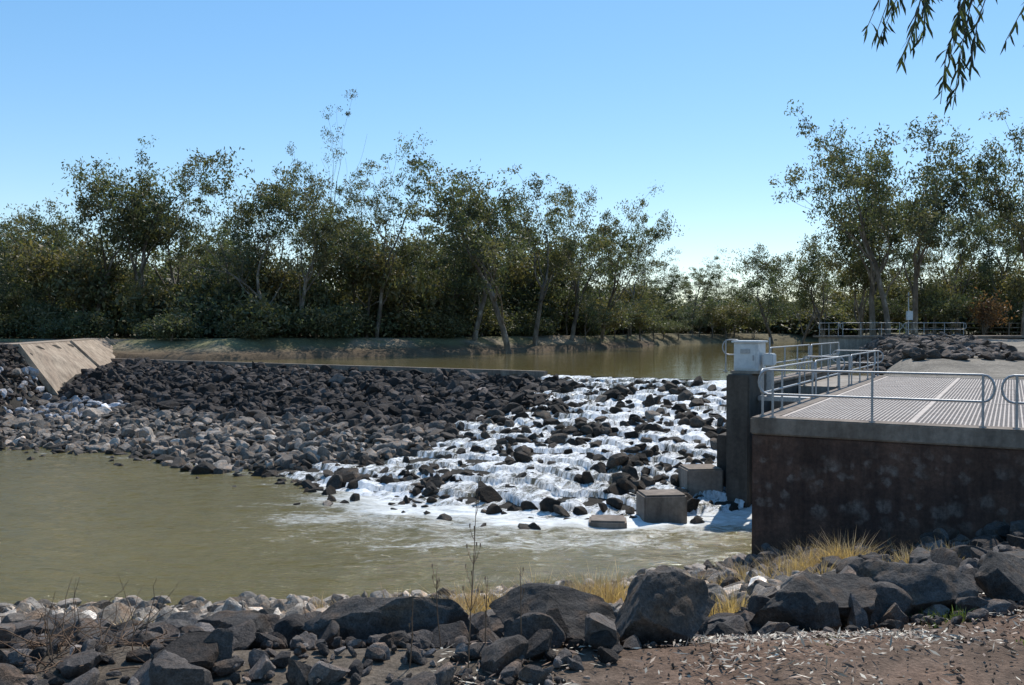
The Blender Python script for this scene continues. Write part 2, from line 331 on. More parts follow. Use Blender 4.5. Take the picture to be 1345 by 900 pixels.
def nearrocks(n,x0,x1,y0,y1,smin,smax,tonec,sub,name,cond=None,sharp=False,sink=.12,spread=.35,dirtk=True):
    x,y=scatter(r,n,x0,x1,y0,y1); k=(y<shore(x)+.25)
    if dirtk: k&=~(y<np.interp(x,DX,DY))
    u,v=uv(x,y); k&=~((u>-.15)&(v>-.2))
    if cond is not None: k&=cond(x,y)
    x,y=x[k],y[k]; n=len(x); s=smin*(smax/smin)**(r.random(n)**1.8)
    z=height(x,y,False)+s*sink
    t=tonec(x,y)*np.exp(r.normal(0,spread,(n,1)))
    return rockmass(name,np.stack([x,y,z],-1),s,t,sub,r,flat=(.5,.9),sharp=sharp,tilt=.6)
g=empty('riverbank_rocks')
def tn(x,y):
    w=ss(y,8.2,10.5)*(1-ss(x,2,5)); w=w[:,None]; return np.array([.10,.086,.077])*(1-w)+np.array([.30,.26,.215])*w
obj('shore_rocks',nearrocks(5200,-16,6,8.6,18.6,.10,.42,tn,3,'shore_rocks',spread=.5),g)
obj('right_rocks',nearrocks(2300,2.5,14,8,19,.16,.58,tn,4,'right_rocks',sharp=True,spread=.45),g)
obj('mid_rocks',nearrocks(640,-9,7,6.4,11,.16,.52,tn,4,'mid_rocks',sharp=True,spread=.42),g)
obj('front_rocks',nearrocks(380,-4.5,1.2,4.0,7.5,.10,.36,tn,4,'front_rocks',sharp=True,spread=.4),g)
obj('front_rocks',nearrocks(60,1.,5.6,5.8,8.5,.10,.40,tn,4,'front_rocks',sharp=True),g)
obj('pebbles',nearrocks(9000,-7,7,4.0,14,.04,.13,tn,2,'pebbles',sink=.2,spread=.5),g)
obj('gravel',nearrocks(2600,.2,6,4.0,7.5,.010,.035,lambda x,y:np.array([.22,.16,.12]),2,'gravel',sink=.2,spread=.5,dirtk=False),g)
def boulder(x,y,w,d,h,seed,tone=.085,rz=0,lift=0.28):
    rr=np.random.default_rng(seed); V,F=template(5,rr,.035,17); 
    for ax in range(3):
        V[:,ax]-= (V[:,ax].max()+V[:,ax].min())/2; V[:,ax]/= (V[:,ax].max()-V[:,ax].min())
    nn=(fbm(V[:,0]*6+seed,V[:,1]*6+V[:,2]*5,5)-.45)+.6*(fbm(V[:,2]*14+seed,V[:,0]*13-V[:,1]*11,4)-.45); V*= (1+.15*nn)[:,None]
    V*=np.array([w,d,h]); ca,sa=math.cos(rz),math.sin(rz); V=np.stack([V[:,0]*ca-V[:,1]*sa,V[:,0]*sa+V[:,1]*ca,V[:,2]],-1)
    me=mesh_arr('boulder',V,F,np.tile(np.array([[1.0,.90,.82]])*tone,(len(V),1)),[M_rock],smooth=True); me.set_sharp_from_angle(angle=math.radians(26))
    return obj('boulder',me,None,(x,y,float(height(x,y,False))+h*lift))
for i,a in enumerate([(2.05,6.4,.64,.5,.56,0,.3),(2.55,6.7,.52,.5,.42,.5),(3.2,6.9,.80,.5,.50,.2),(4.0,7.1,.6,.5,.50,1),(4.15,8.9,.6,.5,.38,.4),
    (.93,5.45,.62,.5,.60,.2),(.25,5.75,.92,.55,.48,-.3),(-.75,5.7,1.15,.6,.48,.15),(1.5,8.0,.7,.5,.38,.5),(1.35,7.1,.45,.4,.3,0),(-.1,6.9,.6,.5,.28,.6),(-1.9,6.0,.6,.5,.28,.2),
    (-1.5,7.6,.6,.5,.28,.9),(3.6,8.2,.6,.5,.34,.9),(2.8,7.9,.6,.5,.34,.3),(4.9,8.6,.7,.6,.42,.1),(-2.9,7.2,.7,.5,.28,.4),(.6,7.6,.5,.5,.28,1.2),(5.0,10.5,.7,.6,.42,.3),(4.2,11,.6,.5,.36,.8),(1.75,6.0,.22,.2,.16,.8),(1.5,6.3,.3,.22,.15,.1)]):
    boulder(*a[:5],seed=40+i,tone=random.uniform(.07,.13),rz=a[5],lift=.30)

# ------------------------------------------------------------ boxes
def frame_box(name,o,ax,ay,x0,x1,y0,y1,z0,z1,mat,parent=None,bev=.02):
    bm=bmesh.new(); vs=[]
    for z in (z0,z1):
        for (a,b_) in ((x0,y0),(x1,y0),(x1,y1),(x0,y1)):
            p=np.array(o)+np.array(ax)*a+np.array(ay)*b_; vs.append(bm.verts.new((p[0],p[1],z)))
    for f in ((0,3,2,1),(4,5,6,7),(0,1,5,4),(1,2,6,5),(2,3,7,6),(3,0,4,7)): bm.faces.new([vs[i] for i in f])
    bmesh.ops.recalc_face_normals(bm,faces=bm.faces)
    if bev: bmesh.ops.bevel(bm,geom=bm.edges[:],offset=bev,segments=2,affect='EDGES')
    me=bpy.data.meshes.new(name); bm.to_mesh(me); bm.free(); me.materials.append(mat); return obj(name,me,parent)
def tube(pts,rad,seg=8):
    pts=np.asarray(pts,float); n=len(pts); rad=np.broadcast_to(rad,(n,)); T=np.gradient(pts,axis=0); T/=np.linalg.norm(T,axis=1)[:,None]+1e-9
    up=np.where(np.abs(T[:,2:3])>.9,np.array([[1,0,0.]]),np.array([[0,0,1.]])); N=np.cross(T,up); N/=np.linalg.norm(N,axis=1)[:,None]+1e-9
    for i in range(1,n):
        v=N[i-1]-T[i]*(N[i-1]@T[i]); N[i]=v/(np.linalg.norm(v)+1e-9)
    B=np.cross(T,N); a=np.arange(seg)/seg*2*math.pi
    V=(pts[:,None]+rad[:,None,None]*(np.cos(a)[None,:,None]*N[:,None]+np.sin(a)[None,:,None]*B[:,None])).reshape(-1,3)
    i=np.arange(n-1)[:,None]*seg; j=np.arange(seg)[None]; k=(j+1)%seg
    F=np.stack([i+j,i+k,i+seg+k,i+seg+j],-1).reshape(-1,4); return V,F
def tubes(name,lst,mat,parent=None):
    Vs=[];Fs=[];o=0
    for p,rr,sg in lst:
        V,F=tube(p,rr,sg); Vs.append(V);Fs.append(F+o);o+=len(V)
    return obj(name,mesh_arr(name,np.concatenate(Vs),np.concatenate(Fs),None,[mat],smooth=True),parent)
def fp(u,v,z): p=A+U*u+W*v; return np.array([p[0],p[1],z])
def rail_panel(a,b_,posts,z0,h=1.05,mid=.5,r_=.024,ends=True):
    a=np.array(a,float);b_=np.array(b_,float);L=np.linalg.norm(b_-a);d=(b_-a)/L;lst=[]
    P=lambda t,z:np.array([a[0]+d[0]*t,a[1]+d[1]*t,z])
    zt=z0+h; zm=z0+mid; R=(zt-zm)/2; path=[]
    e=min(R,.2)
    for t in np.linspace(e,L-e,max(3,int(L/.6))): path.append(P(t,zt))
    for k in range(1,8):
        an=math.pi/2-k*math.pi/8; path.append(P(L-e+e*math.cos(an),(zt+zm)/2+R*math.sin(an)))
    for t in np.linspace(L-e,e,max(3,int(L/.6))): path.append(P(t,zm))
    for k in range(1,8):
        an=-math.pi/2-k*math.pi/8; path.append(P(e+e*math.cos(an),(zt+zm)/2+R*math.sin(an)))
    path.append(path[0]); lst.append((path,r_,8))
    for t in posts: lst.append(([P(t,z0-.05),P(t,z0+h*.5),P(t,zt)],r_*1.1,8)); lst.append(([P(t,z0-.01),P(t,z0+.012),P(t,z0+.02)],.07,8))
    return lst
st=empty('concrete_abutment_structure')
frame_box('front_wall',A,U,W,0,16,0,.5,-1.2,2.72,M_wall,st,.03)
frame_box('front_coping',A,U,W,-.03,16,-.04,.52,2.723,3.09,M_cope,st,.03)
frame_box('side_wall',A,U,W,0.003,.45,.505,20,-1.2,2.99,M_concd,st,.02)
frame_box('side_coping',A,U,W,-.02,.48,.525,20,2.993,3.085,M_cope,st,.02)
frame_box('end_wall',A,U,W,.5,16,19.6,20.1,1.5,3.08,M_conc,st,.02)
frame_box('deck_void_floor',A,U,W,.5,16,.55,19.55,2.3,2.62,M_concd,st,0)
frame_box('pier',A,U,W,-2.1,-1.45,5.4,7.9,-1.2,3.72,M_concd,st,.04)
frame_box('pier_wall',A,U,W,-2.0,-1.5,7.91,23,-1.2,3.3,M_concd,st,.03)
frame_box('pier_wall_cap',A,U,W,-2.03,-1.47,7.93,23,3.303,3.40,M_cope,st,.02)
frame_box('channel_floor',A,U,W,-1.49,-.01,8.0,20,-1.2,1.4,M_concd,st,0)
frame_box('cross_wall',A,U,W,-1.49,-.03,8.0,8.4,1.5,2.95,M_cope,st,.02)
frame_box('cross_slab',A,U,W,-1.46,-.03,12,20,2.6,3.05,M_conc,st,.02)
frame_box('side_buttress',A,U,W,-2.6,-2.13,6.2,7.2,-1.2,1.9,M_concd,st,.03)
Vs=[];Fs=[];o=0
cube=np.array([[x,y,z] for z in (0,1) for (x,y) in ((0,0),(1,0),(1,1),(0,1))],float); cf=np.array([(0,3,2,1),(4,5,6,7),(0,1,5,4),(1,2,6,5),(2,3,7,6),(3,0,4,7)])
def addb(u0,u1,v0,v1,z0,z1):
    global o
    V=np.array([fp(u0+(u1-u0)*c_[0],v0+(v1-v0)*c_[1],z0+(z1-z0)*c_[2]) for c_ in cube]); Vs.append(V);Fs.append(cf+o);o+=8
for u0 in np.arange(.5,16,.085): addb(u0,u0+.03,.53,19.58,3.03,3.062)
for v0 in np.arange(.55,19.5,.16): addb(.5,16,v0,v0+.05,3.025,3.058)
for u0 in (.5,3.1,5.7,8.3,10.9,13.5): addb(u0-.06,u0+.06,.53,19.58,3.02,3.07)
for v0 in (.54,6.8,13.2,19.45): addb(.5,16,v0-.05,v0+.07,3.019,3.068)
obj('grating_deck',mesh_arr('grating_deck',np.concatenate(Vs),np.concatenate(Fs),None,[M_grate]),st)
def rail(name,lst): return tubes(name,lst,M_metal)
pA=lambda u,v:(A+U*u+W*v)
rail('metal_handrail',rail_panel(pA(.12,.1),pA(4.62,.1),[.3,2.3,4.3],3.09,1.02))
rail('metal_handrail',rail_panel(pA(4.74,.1),pA(9.2,.1),[.25,2.2,4.2],3.09,1.02))
rail('metal_handrail',rail_panel(pA(.12,.25),pA(.12,6.2),[.2,2.1,4.1,5.8],3.085,1.02))
rail('metal_handrail',rail_panel(pA(.12,6.35),pA(.12,12.6),[.2,2.1,4.1,6.0],3.085,1.02))
rail('metal_handrail',rail_panel(pA(.12,12.7),pA(.12,19),[.2,2.1,4.1,6.0],3.085,1.02))
rail('metal_handrail',rail_panel(pA(-1.75,9),pA(-1.75,15.5),[.2,2.2,4.2,6.2],3.4,1.0))
rail('metal_handrail',rail_panel(pA(-1.75,15.6),pA(-1.75,22),[.2,2.2,4.2,6.2],3.4,1.0))
rail('metal_handrail',rail_panel(pA(-1.7,19.9),pA(.3,19.9),[.2,1.8],3.09,1.0))
rail('metal_handrail',rail_panel(pA(-1.4,12.2),pA(.0,12.2),[.1,1.2],3.05,1.0))
cb=empty('gate_control_cabinet')
frame_box('plinth',A,U,W,-2.12,-1.3,5.9,7.0,3.722,3.80,M_cope,cb,.01)
frame_box('body',A,U,W,-2.05,-1.36,6.0,6.9,3.803,4.60,M_cab,cb,.015)
frame_box('roof',A,U,W,-2.11,-1.30,5.93,6.97,4.603,4.66,M_cab,cb,.015)
frame_box('door',A,U,W,-1.99,-1.42,5.975,5.998,3.86,4.54,M_cab,cb,.004)
frame_box('vent',A,U,W,-1.85,-1.58,5.955,5.973,4.3,4.42,M_metal,cb,.004)
frame_box('handle',A,U,W,-1.5,-1.47,5.945,5.973,4.1,4.25,M_metal,cb,.004)
ga=empty('gate_hoist')
frame_box('gearbox',A,U,W,-1.28,-.98,6.2,6.6,3.95,4.3,M_cab,ga,.03); frame_box('pedestal',A,U,W,-1.2,-1.06,6.32,6.48,3.083,3.948,M_metal,ga,.01)
frame_box('beam',A,U,W,-1.43,.0,6.25,6.55,2.95,3.08,M_metal,ga,.01)
tubes('spindle',[([fp(-1.13,6.4,4.302),fp(-1.13,6.4,4.5),fp(-1.13,6.4,4.75)],.025,8)],M_metal,ga)
rail('metal_handrail',rail_panel(pA(-2.75,7.3),pA(-2.15,7.3),[.1,.5],3.72,.95,r_=.02))
def block(x,y,w,d,z0,z1,rz):
    return frame_box('concrete_block',(x,y),(math.cos(rz),math.sin(rz)),(-math.sin(rz),math.cos(rz)),-w/2,w/2,-d/2,d/2,z0,z1,M_cope,None,.05)
block(3.95,23.4,1.15,.9,-.3,.68,.12); block(5.45,25.6,1.05,1.0,-.2,1.02,.1); block(2.45,22.6,.95,.8,-.3,.17,-.1)
frame_box('weir_crest_wall',P0,CD,ND,-1,40.8,-.3,.12,1.0,2.79,M_cope,None,.02)
frame_box('weir_spillway_sill',P0,CD,ND,40.81,60,-.3,.0,1.0,2.52,M_conc,None,.02)
def quadprism(name,pts,th,mat,parent=None,cuts=1):
    bm=bmesh.new(); top=[bm.verts.new(p) for p in pts]; bot=[bm.verts.new((p[0],p[1],p[2]-th)) for p in pts]; n=len(pts)
    bm.faces.new(top); bm.faces.new(bot[::-1])
    for i in range(n): bm.faces.new([top[i],bot[i],bot[(i+1)%n],top[(i+1)%n]])
    bmesh.ops.recalc_face_normals(bm,faces=bm.faces); me=bpy.data.meshes.new(name); bm.to_mesh(me); bm.free(); me.materials.append(mat); return obj(name,me,parent)
wg=empty('concrete_wing_apron')
a0=(-28.45,51,4.08);a1=(-26.4,51.6,.9);b0=(-30.4,61,4.12);b1=(-28.0,61.5,1.7);c0=(-32.6,71,4.2);c1=(-30.4,71.5,2.3)
quadprism('lower_slab',[a0,a1,b1,b0],.5,M_concw,wg); quadprism('upper_slab',[(b0[0],b0[1]+.02,b0[2]),(b1[0],b1[1]+.02,b1[2]),c1,c0],.5,M_concw,wg)
def beam(p,q,w,h,name,mat,parent):
    p=np.array(p);q=np.array(q);d=q-p;L=np.linalg.norm(d);d/=L;sd=np.cross(d,[0,0,1]);sd/=np.linalg.norm(sd);up=np.cross(sd,d)
    V=[];
    for e in (p,q):
        for (i,j) in ((-1,-1),(1,-1),(1,1),(-1,1)): V.append(e+sd*i*w/2+up*j*h/2)
    return obj(name,mesh_arr(name,V,np.array([(0,1,2,3),(4,7,6,5),(0,4,5,1),(1,5,6,2),(2,6,7,3),(3,7,4,0)]),None,[mat]),parent)
beam(a0,a1,.3,.3,'edge_kerb',M_concw,wg); beam(b0,b1,.2,.3,'joint_kerb',M_concw,wg); beam(c0,c1,.3,.4,'end_kerb',M_concw,wg)
quadprism('top_slab',[(a0[0]-1.6,a0[1],4.1),(a0[0]-.01,a0[1],4.12),(c0[0]-.01,c0[1],4.25),(c0[0]-1.6,c0[1],4.25)],.3,M_concw,wg)
fs=empty('boat_ramp_retaining_wall')
frame_box('wall',(25,68),(1,.03),(-.03,1),0,6.6,0,4,1.5,4.30,M_conc,fs,.04); frame_box('slab',(25,68),(1,.03),(-.03,1),-.1,22,-.1,5,4.303,4.46,M_cope,fs,.02)
rail('metal_handrail',rail_panel((25.2,68.1),(30,68.2),[.2,1.6,3.2,4.6],4.46,1.0)); rail('metal_handrail',rail_panel((30.1,68.2),(35,68.35),[.2,1.6,3.2,4.7],4.46,1.0))
rail('metal_handrail',rail_panel((25.2,68.3),(25.1,72.6),[.2,2.1,4.1],4.46,1.0))
gp=empty('telemetry_pole'); tubes('pole',[([(31.5,70.5,4.4),(31.5,70.5,6),(31.5,70.5,7.9)],.05,8)],M_metal,gp)
frame_box('equipment_box',(31.5,70.5),(1,0),(0,1),-.22,.22,-.3,-.06,5.7,6.4,M_cab,gp,.01); beam((31.2,70.4,7.6),(31.8,70.4,7.6),.5,.04,'solar_panel',M_concd,gp)
Lf=[]
for x in np.arange(36,62,2.2): Lf.append(([(x,80,4.0),(x,80,4.9),(x,80,5.6)],.06,6))
for z in (4.7,5.1,5.5): Lf.append(([(36,80,z),(49,80,z),(61,80,z)],.025,6))
tubes('post_fence',Lf,M_bark)

# ------------------------------------------------------------ trees
def leafquads(Cn,L,Wd,r,droop=.55):
    n=len(Cn); a=r.normal(size=(n,3)); a[:,2]-=droop*1.6; a/=np.linalg.norm(a,axis=1)[:,None]; b_=np.cross(a,r.normal(size=(n,3))); b_/=np.linalg.norm(b_,axis=1)[:,None]+1e-9
    l=(L*r.uniform(.6,1.3,n))[:,None]; w=(Wd*r.uniform(.6,1.3,n))[:,None]
    V=np.stack([Cn-a*l*.5,Cn+b_*w*.5-a*l*.08,Cn+a*l*.5,Cn-b_*w*.5-a*l*.08],1).reshape(-1,3); F=np.arange(4*n).reshape(-1,4); return V,F
GR=((.060,.070,.038),(.150,.155,.085))
def gum(seed,H=16,fork=.33,spread=.55,nl=4,leafn=120,clr=.80,lean=(0,0),leafL=.27,tr=.21,sparse=.95,levels=3,greens=GR,lead=(.68,.88)):
    r=np.random.default_rng(seed); T=[];ends=[]
    def grow(p,d,L,rad,lv):
        n=6 if lv<2 else 4; pts=[p.copy()]; q=p.copy(); dd=d.copy()
        for i in range(n):
            dd=dd+r.normal(0,.15 if lv else .08,3)+np.array([0,0,.07 if lv else .02]); dd/=np.linalg.norm(dd); q=q+dd*L/n; pts.append(q.copy())
        re=rad*(.66 if lv==0 else .42)
        T.append((pts,np.linspace(rad,re,n+1),(8,6,4,3,3)[min(lv,4)])); 
        if lv>=levels:
            if r.random()<sparse: ends.append((q,1.0))
            if r.random()<sparse*.45: ends.append((pts[n//2],.7))
            return
        k=(nl if lv==0 else r.integers(3,5)) ; ph=r.uniform(0,6.28)
        for j in range(k):
            t=1.0 if j==0 else (r.uniform(.45,1.0) if lv else r.uniform(.45,1))
            ii=min(n,max(1,int(round(t*n)))); bp=pts[ii]
            an=ph+j*2*math.pi/k+r.normal(0,.4); tilt=(spread*r.uniform(.5,1.25)) if j else .2
            side=np.array([math.cos(an),math.sin(an),0]); nd=dd*math.cos(tilt)+side*math.sin(tilt)*1.1; nd/=np.linalg.norm(nd)
            grow(bp,nd,L*(r.uniform(*lead) if j==0 else r.uniform(.5,.8))*(1.0 if lv else 1.15),re*(.85 if j==0 else r.uniform(.5,.75)),lv+1)
    grow(np.array([0,0,-.2]),np.array([lean[0],lean[1],1.]),H*fork,tr,0)
    Vs=[];Fs=[];o=0
    for pts,rr,sg in T:
        V,F=tube(pts,np.maximum(rr,.012),sg); Vs.append(V);Fs.append(F+o);o+=len(V)
    nb=sum(len(f) for f in Fs); nbv=o; cols=[np.tile([[.3,.3,.3]],(nbv,1))]
    g0,g1=map(np.array,greens)
    for (q,sz) in ends:
        m=int(leafn*r.uniform(.4,1.3)*sz); rad=clr*r.uniform(.55,1.3)*sz
        sub=r.normal(size=(5,3))*rad*.6*np.array([1,1,.6]); cc=q+sub[r.integers(0,5,m)]+r.normal(size=(m,3))*rad*.36*np.array([1,1,.85])+np.array([0,0,-rad*.2])
        V,F=leafquads(cc,leafL,leafL*.38,r); Vs.append(V);Fs.append(F+o);o+=len(V)
        t=np.clip(r.uniform(0,1)+r.normal(0,.2,m),0,1)[:,None]; warm=r.uniform(.85,1.15); c_=(g0*(1-t)+g1*t)*np.array([warm,1,1]); cols.append(np.repeat(c_,4,axis=0))
    F=np.concatenate(Fs); V=np.concatenate(Vs); mi=np.zeros(len(F)); mi[nb:]=1
    me=mesh_arr('tree',V,F,np.concatenate(cols),[M_bark,M_leaf],mi=mi)
    me.polygons.foreach_set('use_smooth',mi<.5)
    return me,float(np.percentile(V[:,2],99.6))
G=[gum(1,16,.30,.60,5),gum(2,16,.34,.56,5),gum(3,15,.28,.66,5),gum(4,17,.36,.5,4),gum(5,16,.26,.6,5),gum(6,16,.33,.62,5,clr=.72),gum(7,17,.32,.5,4),gum(8,16,.3,.55,5,clr=.75)]
FL=[gum(51,14,.22,.7,5,leafn=55,clr=.95,leafL=.38,tr=.13),gum(52,14,.25,.65,5,leafn=55,clr=.95,leafL=.38,tr=.13),gum(53,14,.2,.75,5,leafn=55,clr=.95,leafL=.38,tr=.12,greens=((.07,.07,.035),(.185,.165,.08))),gum(54,14,.3,.55,4,leafn=60,clr=.9,leafL=.38,tr=.14,greens=((.045,.06,.038),(.11,.13,.08)))]
SL=[gum(11,19,.42,.40,4,leafn=85,clr=.72,sparse=.8,lead=(.7,.9)),gum(12,18,.36,.42,4,leafn=85,clr=.72,sparse=.8,lead=(.7,.9))]
SP=[gum(21,15,.34,.6,4,leafn=40,clr=.6,sparse=.4,lean=(-.5,0))]
BU=[gum(31,6,.16,.8,6,leafn=70,clr=.8,leafL=.3,tr=.10),gum(32,6,.14,.9,6,leafn=70,clr=.85,leafL=.3,tr=.10,greens=((.065,.066,.034),(.155,.148,.075)))]
ORB=[gum(41,4,.2,.7,4,leafn=40,clr=.5,leafL=.2,tr=.06,sparse=.7,greens=((.13,.07,.04),(.2,.12,.07)))]
def put(name,T,x,y,h,rz=None,parent=None,wd=1.0):
    me,h0=T; o=bpy.data.objects.new(name,me); link(o); sc_=h/h0; o.scale=(sc_*wd,sc_*wd,sc_); o.rotation_euler=(0,0,random.uniform(0,6.28) if rz is None else rz)
    o.location=(x,y,float(height(x,y,False))-.05)
    if parent: o.parent=parent
    return o
def tree_at(tb,d,top,T,rz=None,wd=1.0,name='eucalyptus_tree'):
    return put(name,T,tb*d,d,top*d+CAMH-float(height(tb*d,d,False)),rz,None,wd)
main=[(-662,95,285,0),(-625,92,292,4),(-590,94,272,2),(-548,84,198,1),(-490,84,202,4),(-435,88,228,7),(-385,92,250,3),(-330,82,222,2),(-280,80,216,0),(-225,90,228,6),(-178,84,172,9),(-142,86,230,3),
 (-95,90,262,5),(-50,88,242,2),(-5,86,186,1),(30,94,222,0),(78,102,232,7),(118,110,252,5),(155,124,298,6),(198,148,340,0),(235,160,332,5),(268,190,362,1),(310,190,368,4),
 (345,150,325,2),(378,130,314,5),(412,100,298,0),(455,84,290,4),(545,88,255,3),(585,90,250,5),(620,92,262,2),(672,72,150,0),(710,72,230,4)]
allT=G+SL
for (dx,d,ty,i) in main:
    tree_at(dx/1165,d,(432-ty)/1165,allT[i],wd=random.uniform(.92,1.12))
tree_at(493/1165,74,(432-145)/1165,G[1],rz=1.0,wd=.95); tree_at(530/1165,77,(432-155)/1165,G[0],rz=2.2,wd=1.0); tree_at(475/1165,80,(432-200)/1165,G[4],rz=4.2,wd=.9)
tree_at(-247/1165,92,(432-135)/1165,SL[0],wd=.8)
tree_at(-300/1165,78,(432-240)/1165,SP[0],rz=0.1,wd=1.2); tree_at(-395/1165,86,(432-235)/1165,SP[0],rz=2.9)
tree_at(620/1165,80,(432-385)/1165,ORB[0],name='dead_bush')
fg=empty('riverbank_forest'); rf=np.random.default_rng(5)
def cap(x,y):
    b_=x/y*1165; return np.interp(b_,[-700,-560,-400,0,100,160,200,330,380,420,700],[115,140,140,140,130,100,75,55,80,100,115])*1.0
cnt=0
for i in range(420):
    x=rf.uniform(-95,75); y=rf.uniform(66,150)
    lb=(y>Yb(x)+10)&(x<70)&(y<Yb(x)+45); rb=(x>Xr(y)+8)&(y>80)&(y<125)
    if x<-33: lb=(y>80)&(y<120)
    if not(lb or rb): continue
    if abs(x/y)>.66: continue
    hmax=cap(x,y)/1165*y+.8; h=hmax*rf.uniform(.5,1.0)
    put('tree',FL[rf.integers(0,4)],x,y,h,None,fg,rf.uniform(.95,1.2)); cnt+=1
for i in range(230):
    x=rf.uniform(-70,62); 
    y=float(Yb(x))+rf.uniform(14,26) if x<20 else rf.uniform(88,130)
    if x<-33: y=rf.uniform(88,104)
    if x>=20 and not (x>Xr(y)+9): continue
    if abs(x/y)>.66: continue
    put('shrub',(BU[i%2] if i%3 else FL[i%4]),x,y,rf.uniform(3.0,6.0),None,fg,1.25)
for i in range(34):
    x=rf.uniform(-50,8); y=(float(Yb(x)) if x>-31 else 70)+rf.uniform(7,13); put('shrub',BU[i%2],x,y,rf.uniform(1.4,3.4),None,fg,1.4)
for t in np.linspace(8,45,15):
    x=t+rf.uniform(-1,1); y=float(Yb(x))+rf.uniform(2.5,5); put('tree',FL[int(rf.integers(0,4))],x,y,rf.uniform(4,7.5),None,fg,1.3)
for i in range(12):
    y=rf.uniform(90,150); x=float(Xr(y))+rf.uniform(3,6); put('tree',FL[int(rf.integers(0,4))],x,y,rf.uniform(4,7),None,fg,1.3)
dg=empty('distant_forest')
for i in range(120):
    x=rf.uniform(-140,140); y=rf.uniform(165,225)
    if y<Yb(x)+6: continue
    put('tree',FL[rf.integers(0,4)],x,y,rf.uniform(7,10.5),None,dg,1.5); put('shrub',BU[i%2],x+3,y-2,rf.uniform(4,6),None,dg,1.8)
print('forest',cnt)

# ------------------------------------------------------------ overhanging branch (tree just right of the lookout)
r=np.random.default_rng(77)
T=[];LV=[];LF=[];LC=[];lo=0
trunk=[np.array(p,float) for p in ((7.2,4.4,2.6),(7.1,4.5,4.5),(6.9,4.6,6.3),(6.5,4.9,7.9),(5.8,5.3,8.9),(4.9,5.7,9.0),(4.0,5.9,8.75),(3.2,6.05,8.3))]
T.append((trunk,np.array([.26,.22,.19,.15,.10,.06,.035,.015]),10))
def lance(p,d,L,w,c):
    global lo
    d=d/np.linalg.norm(d); s_=np.cross(d,r.normal(size=3)); s_/=np.linalg.norm(s_); cv=np.cross(s_,d)*L*r.uniform(-.15,.15)
    V=[p,p+d*L*.3+s_*w*.5+cv*.6,p+d*L*.65+s_*w*.38+cv,p+d*L,p+d*L*.65-s_*w*.38+cv,p+d*L*.3-s_*w*.5+cv*.6]
    LV.extend(V); LF.append([lo+i for i in range(6)]); lo+=6; LC.extend([c]*6)
def spray(start,end,nl=26):
    start=np.array(start,float);end=np.array(end,float);pts=[]
    for t in np.linspace(0,1,9):
        p=start*(1-t)+end*t; p=p+np.array([0,0,.22*math.sin(t*math.pi)])+r.normal(0,.015,3); pts.append(p)
    T.append((pts,np.linspace(.010,.0025,9),5))
    for k in range(nl):
        t=1-abs(r.normal(0,.38)); t=min(1,max(.05,t)); i=min(7,int(t*8)); p=pts[i]+(pts[i+1]-pts[i])*(t*8-i)
        lance(p,np.array([r.normal(0,.4),r.normal(0,.4),-1]),r.uniform(.09,.17),r.uniform(.013,.021),np.array([.05,.062,.03])*math.exp(r.normal(0,.35)))
for (sx,sz,ex,ez,nl) in [(3.3,8.35,2.56,7.02,40),(3.3,8.35,2.66,6.92,40),(3.5,8.5,2.93,6.48,60),(3.25,8.3,2.50,7.10,30),(3.6,8.6,3.0,6.70,60),(3.3,8.35,2.87,6.78,54),(3.3,8.35,2.76,6.88,50),(4.1,8.75,3.50,6.92,50),(4.2,8.8,3.44,6.98,40),(3.3,8.4,2.70,7.05,40),(3.3,8.4,2.6,7.1,40),(3.4,8.4,3.1,7.05,40),(3.4,8.4,2.82,7.05,40),(3.5,8.5,2.91,6.56,44)]:
    spray((sx,6.0,sz),(ex,6.05+r.uniform(-.3,.3),ez),nl=nl)
Vs=[];Fs=[];o=0
for pts,rr,sg in T:
    V,F=tube(pts,rr,sg); Vs.append(V);Fs.append(F+o);o+=len(V)
Vb=np.concatenate(Vs);Fb=np.concatenate(Fs)
me=mesh_arr('overhanging_gum_tree',np.concatenate([Vb,np.array(LV)]),[Fb,np.array(LF)+len(Vb)],np.concatenate([np.tile([[.3,.3,.3]],(len(Vb),1)),np.array(LC)]),[M_bark,M_leaf],mi=np.concatenate([np.zeros(len(Fb)),np.ones(len(LF))]))
obj('overhanging_gum_tree',me)

# ------------------------------------------------------------ dry grass, weeds, litter
def tuft_arr(cs,r,hh,nbl,sp,colr=(.42,.29,.16)):
    V=[];F=[];Cc=[];o=0
    for (x,y,hs) in cs:
        z=float(height(x,y,False))+.04; n=int(nbl*hs)
        for k in range(n):
            a=r.uniform(0,6.28); rad=abs(r.normal(0,sp))*hs; bx=x+math.cos(a)*rad; by=y+math.sin(a)*rad; h=hh*hs*r.uniform(.35,1.15); ln=r.uniform(.05,.9)*h; w=.0035+.002*r.random()
            pa=a+math.pi/2+r.normal(0,.5); wx,wy=math.cos(pa)*w,math.sin(pa)*w; p0=np.array([bx,by,z-.05]); p1=p0+np.array([math.cos(a)*ln*.3,math.sin(a)*ln*.3,h*.6]); p2=p0+np.array([math.cos(a)*ln,math.sin(a)*ln,h*.95]); s_=np.array([wx,wy,0])
            V+= [p0-s_,p0+s_,p1+s_*.8,p1-s_*.8,p2]; F.append((o,o+1,o+2,o+3)); Cc+=[np.array(colr)*math.exp(r.normal(0,.3))]*5; F.append((o+3,o+2,o+4,o+4)); o+=5
    F=np.array(F); q=F[::2]; t=F[1::2][:,:3]
    return mesh_arr('dry_grass',np.array(V),[q,t],np.array(Cc),[M_grass])
r=np.random.default_rng(9); cs=[]
